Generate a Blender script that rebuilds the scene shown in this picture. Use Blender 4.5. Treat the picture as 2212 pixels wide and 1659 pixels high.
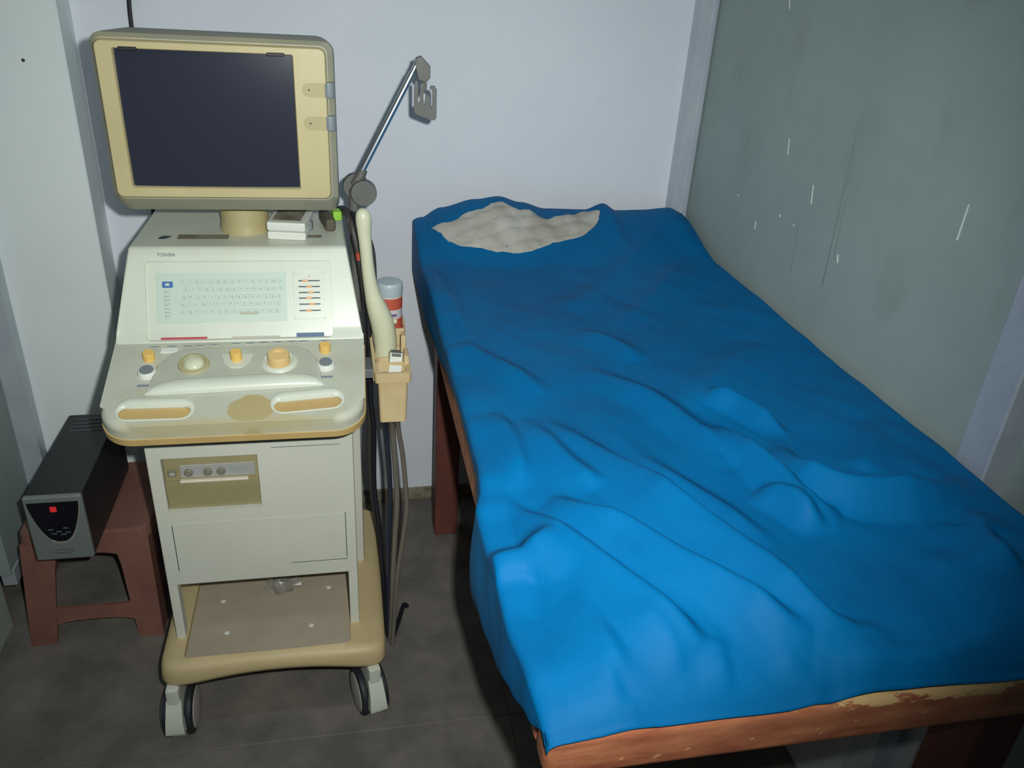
import bpy, bmesh, math, random
from mathutils import Vector, Matrix
random.seed(7)
for o in list(bpy.data.objects): bpy.data.objects.remove(o)
SC = bpy.context.scene; COL = SC.collection

# ------------------------------------------------------------------ camera
CAM_H = 1.55
cam_d = bpy.data.cameras.new('camera'); cam = bpy.data.objects.new('camera', cam_d); COL.objects.link(cam)
cam_d.sensor_width = 36.0; cam_d.lens = 36.0*1758.0/2212.0; cam_d.clip_start = .02
Rr = ((0.9800, -0.1890, 0.0590), (-0.0360, -0.4640, -0.8850), (0.1950, 0.8650, -0.4620))
rx = Vector((Rr[0][0], Rr[0][1], Rr[0][2])).normalized()          # image right in world axes
rd = Vector((Rr[1][0], Rr[1][1], Rr[1][2])); rd = (rd - rx*rd.dot(rx)).normalized()
rf = rx.cross(rd)
m = Matrix.Identity(4)
for i in range(3): m[i][0] = rx[i]; m[i][1] = -rd[i]; m[i][2] = -rf[i]
m[2][3] = CAM_H
cam.matrix_world = m
SC.camera = cam

# ------------------------------------------------------------------ light
W = bpy.data.worlds.new('world'); SC.world = W; W.use_nodes = True
W.node_tree.nodes['Background'].inputs[0].default_value = (0.75, 0.85, 1.0, 1)
W.node_tree.nodes['Background'].inputs[1].default_value = 0.03
fl = bpy.data.lights.new('camera_flash', 'SPOT'); flo = bpy.data.objects.new('camera_flash', fl); COL.objects.link(flo)
fl.energy = 96; fl.color = (.955, 1.0, .965); fl.shadow_soft_size = .012; fl.spot_size = math.radians(95); fl.spot_blend = 1.0
flo.location = (.055, .03, 1.585)
flo.rotation_euler = Vector((.05, .86, -.36)).to_track_quat('-Z', 'Y').to_euler()
tb = bpy.data.lights.new('ambient_fill_light', 'AREA'); tbo = bpy.data.objects.new('ambient_fill_light', tb); COL.objects.link(tbo)  # unseen overhead area light, added as weak bluish ambient fill
tb.shape = 'RECTANGLE'; tb.size = 1.2; tb.size_y = .06; tb.energy = 4.0; tb.color = (.78, .9, 1.0)
tbo.location = (.1, .7, 2.52)
SC.view_settings.view_transform = 'Standard'; SC.view_settings.look = 'None'; SC.view_settings.gamma = 1
SC.view_settings.use_curve_mapping = False; SC.view_settings.exposure = 0.0

# ------------------------------------------------------------------ materials
def lin(c):
    return tuple(((v/255)/12.92 if v/255 <= .04045 else ((v/255+.055)/1.055)**2.4) for v in c) + (1,)
MATS = {}
def mat(name, c, rough=.5, metal=0, c2=None, scale=6, detail=6, mix=(.4, .65), bump=0, bscale=40, spec=.5, sheen=0, coat=0, emit=None, stretch=None, trans=0):
    m = bpy.data.materials.new(name); m.use_nodes = True; n = m.node_tree.nodes; l = m.node_tree.links
    b = n['Principled BSDF']
    b.inputs['Base Color'].default_value = lin(c); b.inputs['Roughness'].default_value = rough; b.inputs['Metallic'].default_value = metal
    b.inputs['Specular IOR Level'].default_value = spec; b.inputs['Sheen Weight'].default_value = sheen; b.inputs['Coat Weight'].default_value = coat
    b.inputs['Transmission Weight'].default_value = trans
    if emit: b.inputs['Emission Color'].default_value = lin(emit[0]); b.inputs['Emission Strength'].default_value = emit[1]
    if c2 or bump:
        tc = n.new('ShaderNodeNewGeometry'); mp = n.new('ShaderNodeMapping'); l.new(tc.outputs['Position'], mp.inputs[0])
        if stretch: mp.inputs['Scale'].default_value = stretch
    if c2:
        t = n.new('ShaderNodeTexNoise'); t.inputs['Scale'].default_value = scale; t.inputs['Detail'].default_value = detail; t.inputs['Roughness'].default_value = .62
        l.new(mp.outputs[0], t.inputs['Vector'])
        r = n.new('ShaderNodeValToRGB'); r.color_ramp.elements[0].position = mix[0]; r.color_ramp.elements[1].position = mix[1]
        r.color_ramp.elements[0].color = lin(c); r.color_ramp.elements[1].color = lin(c2)
        l.new(t.outputs['Fac'], r.inputs[0]); l.new(r.outputs[0], b.inputs['Base Color'])
    if bump:
        t2 = n.new('ShaderNodeTexNoise'); t2.inputs['Scale'].default_value = bscale; t2.inputs['Detail'].default_value = 5
        l.new(mp.outputs[0], t2.inputs['Vector'])
        bp = n.new('ShaderNodeBump'); bp.inputs['Strength'].default_value = bump; bp.inputs['Distance'].default_value = .004
        l.new(t2.outputs['Fac'], bp.inputs['Height']); l.new(bp.outputs[0], b.inputs['Normal'])
    MATS[name] = m; return m

mat('wall_paint', (226, 230, 238), .75, c2=(220, 224, 233), scale=2.2, bump=.15, bscale=60)
mat('wall_paint_side', (236, 243, 243), .75, c2=(229, 237, 238), scale=2, bump=.15, bscale=60)
mat('ceiling_paint', (150, 150, 148), .8)
mat('laminate_light', (196, 198, 206), .6, c2=(186, 188, 198), scale=3)
mat('door_grey', (176, 186, 178), .5)
mat('aluminium', (196, 203, 210), .42, .25, c2=(184, 192, 202), scale=9)
mat('aluminium_dull', (128, 132, 136), .5, .4)
mat('slit_shade', (38, 34, 38), .7)  # near-black colour standing in for the darkness behind the left slit
mat('floor_stone', (102, 98, 93), .62, c2=(134, 126, 118), scale=7, detail=9, mix=(.38, .7), bump=.25, bscale=30)
mat('floor_joint', (132, 124, 116), .8)
mat('cream', (208, 213, 198), .34, c2=(201, 205, 189), scale=5, bump=.03, bscale=300)
mat('cream_grey', (186, 188, 172), .4, c2=(176, 176, 160), scale=8)
mat('cabinet_paint', (208, 209, 196), .5, c2=(200, 202, 187), scale=3, bump=.05, bscale=200)
mat('yellow_cream', (184, 171, 128), .42, c2=(177, 164, 121), scale=6)
mat('well_cream', (166, 154, 110), .5)
mat('housing_grey', (150, 148, 130), .5, c2=(160, 156, 128), scale=7)
mat('tan', (196, 166, 108), .48, c2=(186, 156, 104), scale=7)
mat('base_tan', (198, 178, 134), .5, c2=(190, 169, 124), scale=6, bump=.05, bscale=200)
mat('shelf_mat', (176, 162, 142), .7, c2=(162, 150, 132), scale=5)
mat('holder_tan', (212, 190, 146), .5, c2=(202, 178, 134), scale=10)
mat('screen_glass', (44, 47, 60), .2, spec=.4)
mat('screen_black', (14, 14, 22), .5)
mat('knob_yellow', (232, 190, 104), .5)
mat('knob_tan', (220, 188, 130), .5)
mat('white_plastic', (222, 224, 216), .4)
mat('grey_cap', (120, 128, 132), .5)
mat('ball', (206, 208, 182), .25)
mat('ball_ring', (172, 166, 128), .5)
mat('keyboard_membrane', (188, 204, 190), .45)
mat('key_plastic', (190, 205, 191), .5)
mat('print_grey', (150, 164, 154), .6)
mat('print_name', (104, 118, 122), .6)
mat('print_dark', (40, 66, 84), .6)
mat('print_blue', (60, 104, 172), .6)
mat('button_text', (122, 134, 146), .6)
mat('label_blue', (84, 106, 134), .6)
mat('label_red', (178, 62, 72), .6)
mat('label_pale', (180, 176, 160), .6)
mat('mark_grime', (112, 104, 88), .8, c2=(150, 144, 128), scale=30)
mat('mark_teal', (58, 74, 74), .7)
mat('slider_orange', (226, 176, 130), .5)
mat('printer_tan', (158, 148, 108), .55, c2=(148, 138, 100), scale=8)
mat('printer_strip', (164, 164, 160), .5)
mat('printer_knob', (126, 122, 106), .6)
mat('white_bar', (226, 216, 196), .5)
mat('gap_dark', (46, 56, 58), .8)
mat('rubber', (34, 38, 44), .6)
mat('hub', (178, 170, 166), .5)
mat('caster_white', (206, 210, 196), .45)
mat('chrome', (235, 238, 240), .3, 1)
mat('grey_plastic', (104, 104, 98), .55, c2=(94, 94, 90), scale=12)
mat('cable_grey', (112, 106, 96), .55)
mat('cable_dark', (58, 54, 52), .55)
mat('cable_navy', (40, 46, 60), .5)
mat('cable_black', (26, 28, 34), .5)
mat('probe_ivory', (214, 214, 184), .28)
mat('bottle_cap', (176, 190, 194), .4)
mat('bottle_red', (196, 88, 66), .5)
mat('bottle_white', (206, 202, 204), .5)
mat('bottle_blue', (66, 128, 168), .5)
mat('ups_black', (34, 33, 36), .5, c2=(42, 40, 42), scale=20)
mat('ups_silver', (132, 140, 140), .45, .35)
mat('ups_window', (18, 18, 26), .25)
mat('ups_rim', (210, 206, 196), .3, .6)
mat('led_red', (200, 36, 40), .5, emit=((210, 40, 44), .35))
mat('ups_mark', (74, 80, 84), .6)
mat('stool_brown', (134, 94, 82), .42, c2=(122, 82, 72), scale=9)
mat('plug_brown', (88, 82, 66), .6)
mat('green_cap', (150, 206, 70), .5)
mat('yellow_tip', (196, 178, 60), .5)
mat('red_tag', (190, 84, 62), .5)
mat('bare_wood', (170, 122, 82), .6)
mat('wood_leg', (112, 64, 54), .5, c2=(98, 56, 50), scale=8)
mat('cloth_white', (196, 192, 182), .9, c2=(172, 166, 154), scale=12, bump=.3, bscale=160)
mat('clear_plastic', (168, 164, 152), .3, spec=.5, trans=.35)
mat('scratch_pale', (232, 236, 230), .6)
mat('scuff_dark', (128, 138, 134), .6)
mat('bottle_text', (120, 96, 130), .6)

def worn_wood():
    m = mat('worn_wood', (142, 74, 44), .42); n = m.node_tree.nodes; l = m.node_tree.links; b = n['Principled BSDF']
    g = n.new('ShaderNodeNewGeometry'); mp = n.new('ShaderNodeMapping'); mp.inputs['Scale'].default_value = (3, 12, 14)
    l.new(g.outputs['Position'], mp.inputs[0])
    t = n.new('ShaderNodeTexNoise'); t.inputs['Scale'].default_value = 3.2; t.inputs['Detail'].default_value = 8; t.inputs['Roughness'].default_value = .65
    l.new(mp.outputs[0], t.inputs['Vector'])
    r = n.new('ShaderNodeValToRGB'); cr = r.color_ramp
    cr.elements[0].position = .3; cr.elements[0].color = lin((142, 76, 56)); cr.elements[1].position = .66; cr.elements[1].color = lin((200, 130, 92))
    l.new(t.outputs['Fac'], r.inputs[0])
    # bare pale wood where varnish has worn off, mostly along the upper arris at the right end of the foot rail
    t2 = n.new('ShaderNodeTexNoise'); t2.inputs['Scale'].default_value = 9; t2.inputs['Detail'].default_value = 9; t2.inputs['Roughness'].default_value = .7
    mp2 = n.new('ShaderNodeMapping'); mp2.inputs['Scale'].default_value = (2.2, 6, 6); l.new(g.outputs['Position'], mp2.inputs[0]); l.new(mp2.outputs[0], t2.inputs['Vector'])
    sx = n.new('ShaderNodeSeparateXYZ'); l.new(g.outputs['Position'], sx.inputs[0])
    gx = n.new('ShaderNodeMapRange'); gx.inputs[1].default_value = .42; gx.inputs[2].default_value = .62; gx.inputs[3].default_value = -.06; gx.inputs[4].default_value = .09; l.new(sx.outputs['X'], gx.inputs[0])
    gz = n.new('ShaderNodeMapRange'); gz.inputs[1].default_value = .812; gz.inputs[2].default_value = .838; gz.inputs[3].default_value = -.36; gz.inputs[4].default_value = .0; l.new(sx.outputs['Z'], gz.inputs[0])
    a1 = n.new('ShaderNodeMath'); a1.operation = 'ADD'; l.new(t2.outputs['Fac'], a1.inputs[0]); l.new(gx.outputs[0], a1.inputs[1])
    a2 = n.new('ShaderNodeMath'); a2.operation = 'ADD'; l.new(a1.outputs[0], a2.inputs[0]); l.new(gz.outputs[0], a2.inputs[1])
    st = n.new('ShaderNodeValToRGB'); st.color_ramp.elements[0].position = .54; st.color_ramp.elements[1].position = .58; l.new(a2.outputs[0], st.inputs[0])
    mx = n.new('ShaderNodeMixRGB'); l.new(st.outputs[0], mx.inputs[0]); l.new(r.outputs[0], mx.inputs[1]); mx.inputs[2].default_value = lin((226, 188, 132))
    l.new(mx.outputs[0], b.inputs['Base Color'])
worn_wood()
def stained_tray():
    m = mat('tray_cream', (212, 214, 196), .3); n = m.node_tree.nodes; l = m.node_tree.links; b = n['Principled BSDF']
    g = n.new('ShaderNodeNewGeometry'); t = n.new('ShaderNodeTexNoise'); t.inputs['Scale'].default_value = 28; t.inputs['Detail'].default_value = 5
    l.new(g.outputs['Position'], t.inputs['Vector'])
    v = n.new('ShaderNodeVectorMath'); v.operation = 'DISTANCE'; mp = n.new('ShaderNodeMapping'); mp.inputs['Scale'].default_value = (1, 1.25, 0)
    l.new(g.outputs['Position'], mp.inputs[0]); l.new(mp.outputs[0], v.inputs[0]); v.inputs[1].default_value = (-.168, 1.28*1.25, 0)
    mr = n.new('ShaderNodeMapRange'); mr.inputs[1].default_value = .012; mr.inputs[2].default_value = .06; mr.inputs[3].default_value = .95; mr.inputs[4].default_value = 0; l.new(v.outputs['Value'], mr.inputs[0])
    ad = n.new('ShaderNodeMath'); ad.operation = 'MULTIPLY_ADD'; l.new(t.outputs['Fac'], ad.inputs[0]); ad.inputs[1].default_value = .5; l.new(mr.outputs[0], ad.inputs[2])
    st = n.new('ShaderNodeValToRGB'); st.color_ramp.elements[0].position = .62; st.color_ramp.elements[1].position = .7; l.new(ad.outputs[0], st.inputs[0])
    t2 = n.new('ShaderNodeTexNoise'); t2.inputs['Scale'].default_value = 11; t2.inputs['Detail'].default_value = 6; l.new(g.outputs['Position'], t2.inputs['Vector'])
    r2 = n.new('ShaderNodeValToRGB'); r2.color_ramp.elements[0].position = .45; r2.color_ramp.elements[0].color = lin((192, 194, 178)); r2.color_ramp.elements[1].position = .75; r2.color_ramp.elements[1].color = lin((180, 178, 155)); l.new(t2.outputs['Fac'], r2.inputs[0])
    sp = n.new('ShaderNodeSeparateXYZ'); l.new(g.outputs['Position'], sp.inputs[0])
    by = n.new('ShaderNodeMapRange'); by.inputs[1].default_value = 1.276; by.inputs[2].default_value = 1.248; by.inputs[3].default_value = 0; by.inputs[4].default_value = .5; l.new(sp.outputs['Y'], by.inputs[0])
    bx = n.new('ShaderNodeMapRange'); bx.inputs[1].default_value = -.08; bx.inputs[2].default_value = .02; bx.inputs[3].default_value = 0; bx.inputs[4].default_value = -.45; l.new(sp.outputs['X'], bx.inputs[0])
    s1 = n.new('ShaderNodeMath'); s1.operation = 'ADD'; l.new(by.outputs[0], s1.inputs[0]); l.new(bx.outputs[0], s1.inputs[1])
    s2 = n.new('ShaderNodeMath'); s2.operation = 'MULTIPLY_ADD'; l.new(t2.outputs['Fac'], s2.inputs[0]); s2.inputs[1].default_value = .5; l.new(s1.outputs[0], s2.inputs[2])
    s3 = n.new('ShaderNodeValToRGB'); s3.color_ramp.elements[0].position = .5; s3.color_ramp.elements[1].position = .95; l.new(s2.outputs[0], s3.inputs[0])
    mb = n.new('ShaderNodeMixRGB'); l.new(s3.outputs[0], mb.inputs[0]); l.new(r2.outputs[0], mb.inputs[1]); mb.inputs[2].default_value = lin((192, 176, 128))
    mx = n.new('ShaderNodeMixRGB'); l.new(st.outputs[0], mx.inputs[0]); l.new(mb.outputs[0], mx.inputs[1]); mx.inputs[2].default_value = lin((180, 165, 120))
    l.new(mx.outputs[0], b.inputs['Base Color'])
stained_tray()
def panel_mat():
    m = mat('laminate_grey', (160, 174, 170), .75, spec=.2, c2=(150, 164, 161), scale=3.5, detail=8, mix=(.35, .7)); n = m.node_tree.nodes; l = m.node_tree.links; b = n['Principled BSDF']
    src = b.inputs['Base Color'].links[0].from_socket
    g = n.new('ShaderNodeNewGeometry'); t = n.new('ShaderNodeTexNoise'); t.inputs['Scale'].default_value = 5; t.inputs['Detail'].default_value = 6
    mp = n.new('ShaderNodeMapping'); mp.inputs['Scale'].default_value = (1, 1.6, 1); l.new(g.outputs['Position'], mp.inputs[0]); l.new(mp.outputs[0], t.inputs['Vector'])
    st = n.new('ShaderNodeValToRGB'); st.color_ramp.elements[0].position = .6; st.color_ramp.elements[0].color = (0, 0, 0, 1); st.color_ramp.elements[1].position = .78; st.color_ramp.elements[1].color = (.35, .35, .35, 1); l.new(t.outputs['Fac'], st.inputs[0])
    mx = n.new('ShaderNodeMixRGB'); l.new(st.outputs[0], mx.inputs[0]); l.new(src, mx.inputs[1]); mx.inputs[2].default_value = lin((128, 138, 132))
    l.new(mx.outputs[0], b.inputs['Base Color'])
panel_mat()
def sheet_mat():
    m = mat('blue_sheet', (0, 102, 158), .6, spec=.1, c2=(1, 94, 148), scale=5, detail=5, bump=.12, bscale=90)
    n = MATS['blue_sheet'].node_tree.nodes; l = MATS['blue_sheet'].node_tree.links; b = n['Principled BSDF']
    first = b.inputs['Normal'].links[0].from_node
    g = n.new('ShaderNodeNewGeometry'); rot = n.new('ShaderNodeMapping'); rot.inputs['Rotation'].default_value = (0, 0, math.radians(62))
    l.new(g.outputs['Position'], rot.inputs[0]); sc = n.new('ShaderNodeMapping'); sc.inputs['Scale'].default_value = (2.5, 8, 5); l.new(rot.outputs[0], sc.inputs[0])
    t = n.new('ShaderNodeTexNoise'); t.inputs['Scale'].default_value = 1.0; t.inputs['Detail'].default_value = 1.5; t.inputs['Distortion'].default_value = .9; l.new(sc.outputs[0], t.inputs['Vector'])
    bp = n.new('ShaderNodeBump'); bp.inputs['Strength'].default_value = .3; bp.inputs['Distance'].default_value = .03; l.new(t.outputs['Fac'], bp.inputs['Height'])
    l.new(first.outputs[0], bp.inputs['Normal']); l.new(bp.outputs[0], b.inputs['Normal'])
sheet_mat()

# ------------------------------------------------------------------ helpers
ORG = {}
def link(name, bm, material, parent=None, smooth=True, sharp=35):
    """bmesh in world coordinates -> one object whose origin is the base centre of its box"""
    bmesh.ops.recalc_face_normals(bm, faces=bm.faces)
    if smooth:
        for f in bm.faces: f.smooth = True
        for e in bm.edges:
            if len(e.link_faces) == 2 and e.calc_face_angle(0) > math.radians(sharp): e.smooth = False
    xs = [v.co.x for v in bm.verts]; ys = [v.co.y for v in bm.verts]; zs = [v.co.z for v in bm.verts]
    o0 = Vector(((min(xs)+max(xs))/2, (min(ys)+max(ys))/2, min(zs)))
    for v in bm.verts: v.co -= o0
    me = bpy.data.meshes.new(name); bm.to_mesh(me); bm.free()
    for mm in (material if isinstance(material, (list, tuple)) else [material]): me.materials.append(MATS[mm])
    ob = bpy.data.objects.new(name, me); COL.objects.link(ob)
    if smooth and len(me.polygons) < 4000: wn(ob)
    place(ob, o0, parent); return ob
def wn(ob):
    w = ob.modifiers.new('normals', 'WEIGHTED_NORMAL'); w.keep_sharp = True; w.weight = 60
def place(ob, o0, parent):
    if parent is not None: ob.parent = parent; ob.location = o0 - ORG[parent.name]
    else: ob.location = o0
    ORG[ob.name] = Vector(o0)
def empty(name, loc):
    o = bpy.data.objects.new(name, None); COL.objects.link(o); o.location = loc; o.empty_display_size = .05; ORG[o.name] = Vector(loc); return o
def tag(o, label=None, cat=None, group=None, kind=None):
    if label: o['label'] = label
    if cat: o['category'] = cat
    if group: o['group'] = group
    if kind: o['kind'] = kind
    return o
def box(x0, x1, y0, y1, z0, z1, bev=0, seg=2, bm=None):
    new = bm is None
    b = bmesh.new()
    bmesh.ops.create_cube(b, size=1)
    for v in b.verts: v.co = Vector((x0+(v.co.x+.5)*(x1-x0), y0+(v.co.y+.5)*(y1-y0), z0+(v.co.z+.5)*(z1-z0)))
    if bev: bmesh.ops.bevel(b, geom=b.edges[:], offset=bev, segments=seg, affect='EDGES', profile=.5)
    if new: return b
    merge(bm, b); return bm
def merge(a, b):
    me = bpy.data.meshes.new('tmp'); b.to_mesh(me); a.from_mesh(me); bpy.data.meshes.remove(me); b.free(); return a
def xf(bm, M): bmesh.ops.transform(bm, matrix=M, verts=bm.verts); return bm
def loft(rings, cap=True, closed=True):
    bm = bmesh.new(); R = [[bm.verts.new(p) for p in r] for r in rings]
    n = len(R[0])
    for a, b in zip(R, R[1:]):
        for i in range(n if closed else n-1):
            bm.faces.new((a[i], a[(i+1) % n], b[(i+1) % n], b[i]))
    if cap: bm.faces.new(R[0]); bm.faces.new(R[-1][::-1])
    return bm
def catmull(P, k=6):
    P = [Vector(p) for p in P]; out = []
    for i in range(len(P)-1):
        a = P[max(i-1, 0)]; b = P[i]; c = P[i+1]; d = P[min(i+2, len(P)-1)]
        for j in range(k):
            t = j/k
            out.append(.5*((2*b)+(c-a)*t+(2*a-5*b+4*c-d)*t*t+(3*b-a-3*c+d)*t**3))
    out.append(P[-1]); return out
def tube(P, r, n=10, smooth=True, k=6):
    rr = r if isinstance(r, (list, tuple)) else [r]*len(P)
    pts = catmull(P, k) if smooth else [Vector(p) for p in P]
    if smooth: rad = [v.x for v in catmull([(q, 0, 0) for q in rr], k)]
    else: rad = rr
    rings = []; up = None
    for i, p in enumerate(pts):
        t = (pts[min(i+1, len(pts)-1)]-pts[max(i-1, 0)]).normalized()
        if up is None: up = t.orthogonal().normalized()
        up = (up-t*up.dot(t)).normalized(); s = t.cross(up)
        rings.append([p+(up*math.cos(2*math.pi*a/n)+s*math.sin(2*math.pi*a/n))*rad[i] for a in range(n)])
    return loft(rings)
def lathe(prof, c=(0, 0, 0), n=28, axis=None):
    """prof: (r, z) list from bottom to top, about z; optional rotation matrix"""
    rings = [[Vector((max(r, 1e-4)*math.cos(2*math.pi*a/n), max(r, 1e-4)*math.sin(2*math.pi*a/n), z)) for a in range(n)] for r, z in prof]
    bm = loft(rings)
    M = Matrix.Translation(Vector(c)) @ (axis.to_4x4() if axis else Matrix.Identity(4))
    return xf(bm, M)
def rrect(x0, x1, y0, y1, r, n=5):
    out = []
    rs = r if isinstance(r, (list, tuple)) else [r]*4      # corner order: x1y0, x1y1, x0y1, x0y0
    for (cx, cy, a0, q) in ((x1-rs[0], y0+rs[0], -90, rs[0]), (x1-rs[1], y1-rs[1], 0, rs[1]), (x0+rs[2], y1-rs[2], 90, rs[2]), (x0+rs[3], y0+rs[3], 180, rs[3])):
        for i in range(n+1):
            a = math.radians(a0+90*i/n); out.append((cx+q*math.cos(a), cy+q*math.sin(a)))
    return out
def plate(outline, z0, z1, bev=0, seg=3, M=None):
    """outline in local xy, extruded along local z, optional bevel of the top rim"""
    bm = bmesh.new(); lo = [bm.verts.new((x, y, z0)) for x, y in outline]; hi = [bm.verts.new((x, y, z1)) for x, y in outline]
    n = len(lo)
    for i in range(n): bm.faces.new((lo[i], lo[(i+1) % n], hi[(i+1) % n], hi[i]))
    bm.faces.new(lo[::-1]); top = bm.faces.new(hi)
    if bev: bmesh.ops.bevel(bm, geom=list(top.edges), offset=bev, segments=seg, affect='EDGES', profile=.5)
    if M is not None: xf(bm, M)
    return bm
def cut(ob, bm):
    """subtract bmesh (world coords) from object, baked into its mesh"""
    me = bpy.data.meshes.new('cut'); bmesh.ops.recalc_face_normals(bm, faces=bm.faces); bm.to_mesh(me); bm.free()
    c = bpy.data.objects.new('cut', me); COL.objects.link(c)
    o0 = ORG[ob.name]; par = ob.parent; ob.parent = None; ob.location = o0
    ob.modifiers.clear(); md = ob.modifiers.new('b', 'BOOLEAN'); md.operation = 'DIFFERENCE'; md.object = c; md.solver = 'EXACT'
    dg = bpy.context.evaluated_depsgraph_get(); dg.update()
    nm = bpy.data.meshes.new_from_object(ob.evaluated_get(dg)); ob.modifiers.clear(); old = ob.data; ob.data = nm; nm.name = old.name
    bpy.data.objects.remove(c); bpy.data.meshes.remove(me); bpy.data.meshes.remove(old)
    place(ob, o0, par); wn(ob)
def share(name, src, loc, parent, rot=None):
    o = bpy.data.objects.new(name, src.data); COL.objects.link(o); place(o, Vector(loc), parent)
    if rot: o.rotation_euler = rot
    return o
def text_mesh(s, size, M, depth=.0006):
    cu = bpy.data.curves.new('t', 'FONT'); cu.body = s; cu.size = size; cu.extrude = depth; cu.align_x = 'LEFT'; cu.align_y = 'CENTER'
    o = bpy.data.objects.new('t', cu); COL.objects.link(o); dg = bpy.context.evaluated_depsgraph_get(); dg.update()
    me = bpy.data.meshes.new_from_object(o.evaluated_get(dg)); bm = bmesh.new(); bm.from_mesh(me); xf(bm, M)
    bpy.data.objects.remove(o); bpy.data.curves.remove(cu); bpy.data.meshes.remove(me); return bm

# ------------------------------------------------------------------ room
LX, RX, BY = -.855, .935, 2.15
floor_bm = bmesh.new()
box(LX-.3, RX+.25, -1.5, BY+.1, -.06, -.003, bm=floor_bm)
floor = tag(link('floor', floor_bm, 'floor_joint'), 'dark stained stone slab floor', kind='structure')
xs = [LX-.3, .335, RX+.25]; ys = [-1.5, -.6, .34, 1.279, BY+.1]
for i in range(2):
    for j in range(4):
        g = .0012
        link('stone_slab', box(xs[i]+g, xs[i+1]-g, ys[j]+g, ys[j+1]-g, -.05, 0, .0012, 1), 'floor_stone', floor)
tag(link('wall_back', box(-.583, RX+.15, BY, BY+.1, 0, 2.6), 'wall_paint'), 'pale lavender painted back wall', kind='structure')
wpl = tag(link('wall_back_pilaster', box(-1.2, -.583, 2.05, BY+.1, 0, 2.6, .003, 1), 'wall_paint_side'), 'pale painted wall projection left of the machine', kind='structure')
link('nail_hole', xf(lathe([(.004, 0), (.003, .001), (.001, .0012)], (0, 0, 0), 10), Matrix.Translation((-.669, 2.0502, 1.2945)) @ Matrix.Rotation(math.radians(90), 4, 'X')), 'gap_dark', wpl)
tag(link('trim_1', box(-.583, RX, BY-.006, BY+.01, 0, .045, .002, 1), 'mark_grime'), 'dirty low band along the foot of the back wall', kind='structure')
tag(link('ceiling', box(-1.2, 1.2, -1.5, BY+.1, 2.6, 2.7), 'ceiling_paint'), 'white ceiling', kind='structure')
tag(link('wall_front', box(-1.2, 1.2, -1.6, -1.5, 0, 2.6), 'ceiling_paint'), 'wall behind the camera', kind='structure')
# right partition: grey laminate panel between aluminium posts
wr = tag(link('wall_right', box(RX+.005, RX+.04, .925, BY, .48, 2.6), 'laminate_grey'), 'scuffed grey laminate partition beside the bed', kind='structure')
link('lower_panel', box(RX+.007, RX+.04, .925, BY, 0, .478), 'laminate_light', wr)
link('near_panel', box(RX+.04, RX+.07, -1.5, .865, .48, 2.6), 'laminate_grey', wr)
link('near_lower_panel', box(RX+.04, RX+.07, -1.5, .865, 0, .478), 'laminate_light', wr)
link('corner_post', box(.893, RX+.006, 2.105, BY, 0, 2.6, .002, 1), 'aluminium', wr)
link('corner_bead', box(.928, .9345, 2.098, 2.106, 0, 2.6, .001, 1), 'aluminium', wr)
link('post', box(RX-.006, RX+.075, .862, .925, 0, 2.6, .003, 1), 'aluminium', wr)
# scratches on the right partition (thin raised slivers of torn laminate)
for (y0, z0, y1, z1, w) in ((1.076, 1.202, 1.075, 1.259, .0013), (1.500, 1.143, 1.507, 1.18, .0008), (1.363, 1.064, 1.368, 1.079, .0009), (1.631, 1.213, 1.638, 1.246, .0005), (1.707, 1.026, 1.71, 1.044, .0005), (1.608, 1.083, 1.611, 1.089, .0016), (1.748, 1.492, 1.754, 1.509, .0006), (1.817, 1.074, 1.82, 1.077, .0012), (1.545, 1.082, 1.548, 1.085, .0012)):
    b = bmesh.new(); d = Vector((0, y1-y0, z1-z0)).normalized(); s = Vector((0, d.z, -d.y))*w
    p, q = Vector((RX+.0045, y0, z0)), Vector((RX+.0045, y1, z1)); e = Vector((.0008, 0, 0))
    xf(merge(b, loft([[p-s-e, p+s-e, p+s+e, p-s+e], [q-s*.6-e, q+s*.6-e, q+s*.6+e, q-s*.6+e]])), Matrix.Identity(4))
    link('scratch', b, 'scratch_pale', wr, smooth=False)
for (y0, z0, y1, z1, w) in ((1.394, 1.002, 1.404, 1.301, .0016), (1.379, 1.066, 1.387, 1.192, .0010), (1.52, .99, 1.528, 1.10, .0010)):
    p, q = Vector((RX+.0048, y0, z0)), Vector((RX+.0048, y1, z1)); s = Vector((0, w, 0)); e = Vector((.0004, 0, 0))
    link('scuff', loft([[p-s-e, p+s-e, p+s+e, p-s+e], [q-s*.5-e, q+s*.5-e, q+s*.5+e, q-s*.5+e]]), 'scuff_dark', wr, smooth=False)
# left partition
wl = tag(link('wall_left', box(LX-.035, LX, 1.79, 2.03, .10, 2.6, .002, 1), 'laminate_grey'), 'grey laminate partition at the left edge', kind='structure')
link('corner_post', box(LX-.02, -.807, 2.005, 2.05, .06, 2.6, .002, 1), 'aluminium', wl)
link('bottom_channel', box(LX-.03, LX+.003, 1.80, 2.005, .06, .11, .002, 1), 'aluminium', wl)
link('slit_shade_sheet', box(LX-.14, LX-.10, 1.55, 2.1, 0, 2.6), 'slit_shade', wl)  # added dark sheet behind the slit, its colour stands in for shade beyond
link('near_panel', box(LX-.03, LX+.006, -1.5, 1.72, 0, 2.6, .002, 1), 'door_grey', wl)

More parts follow.
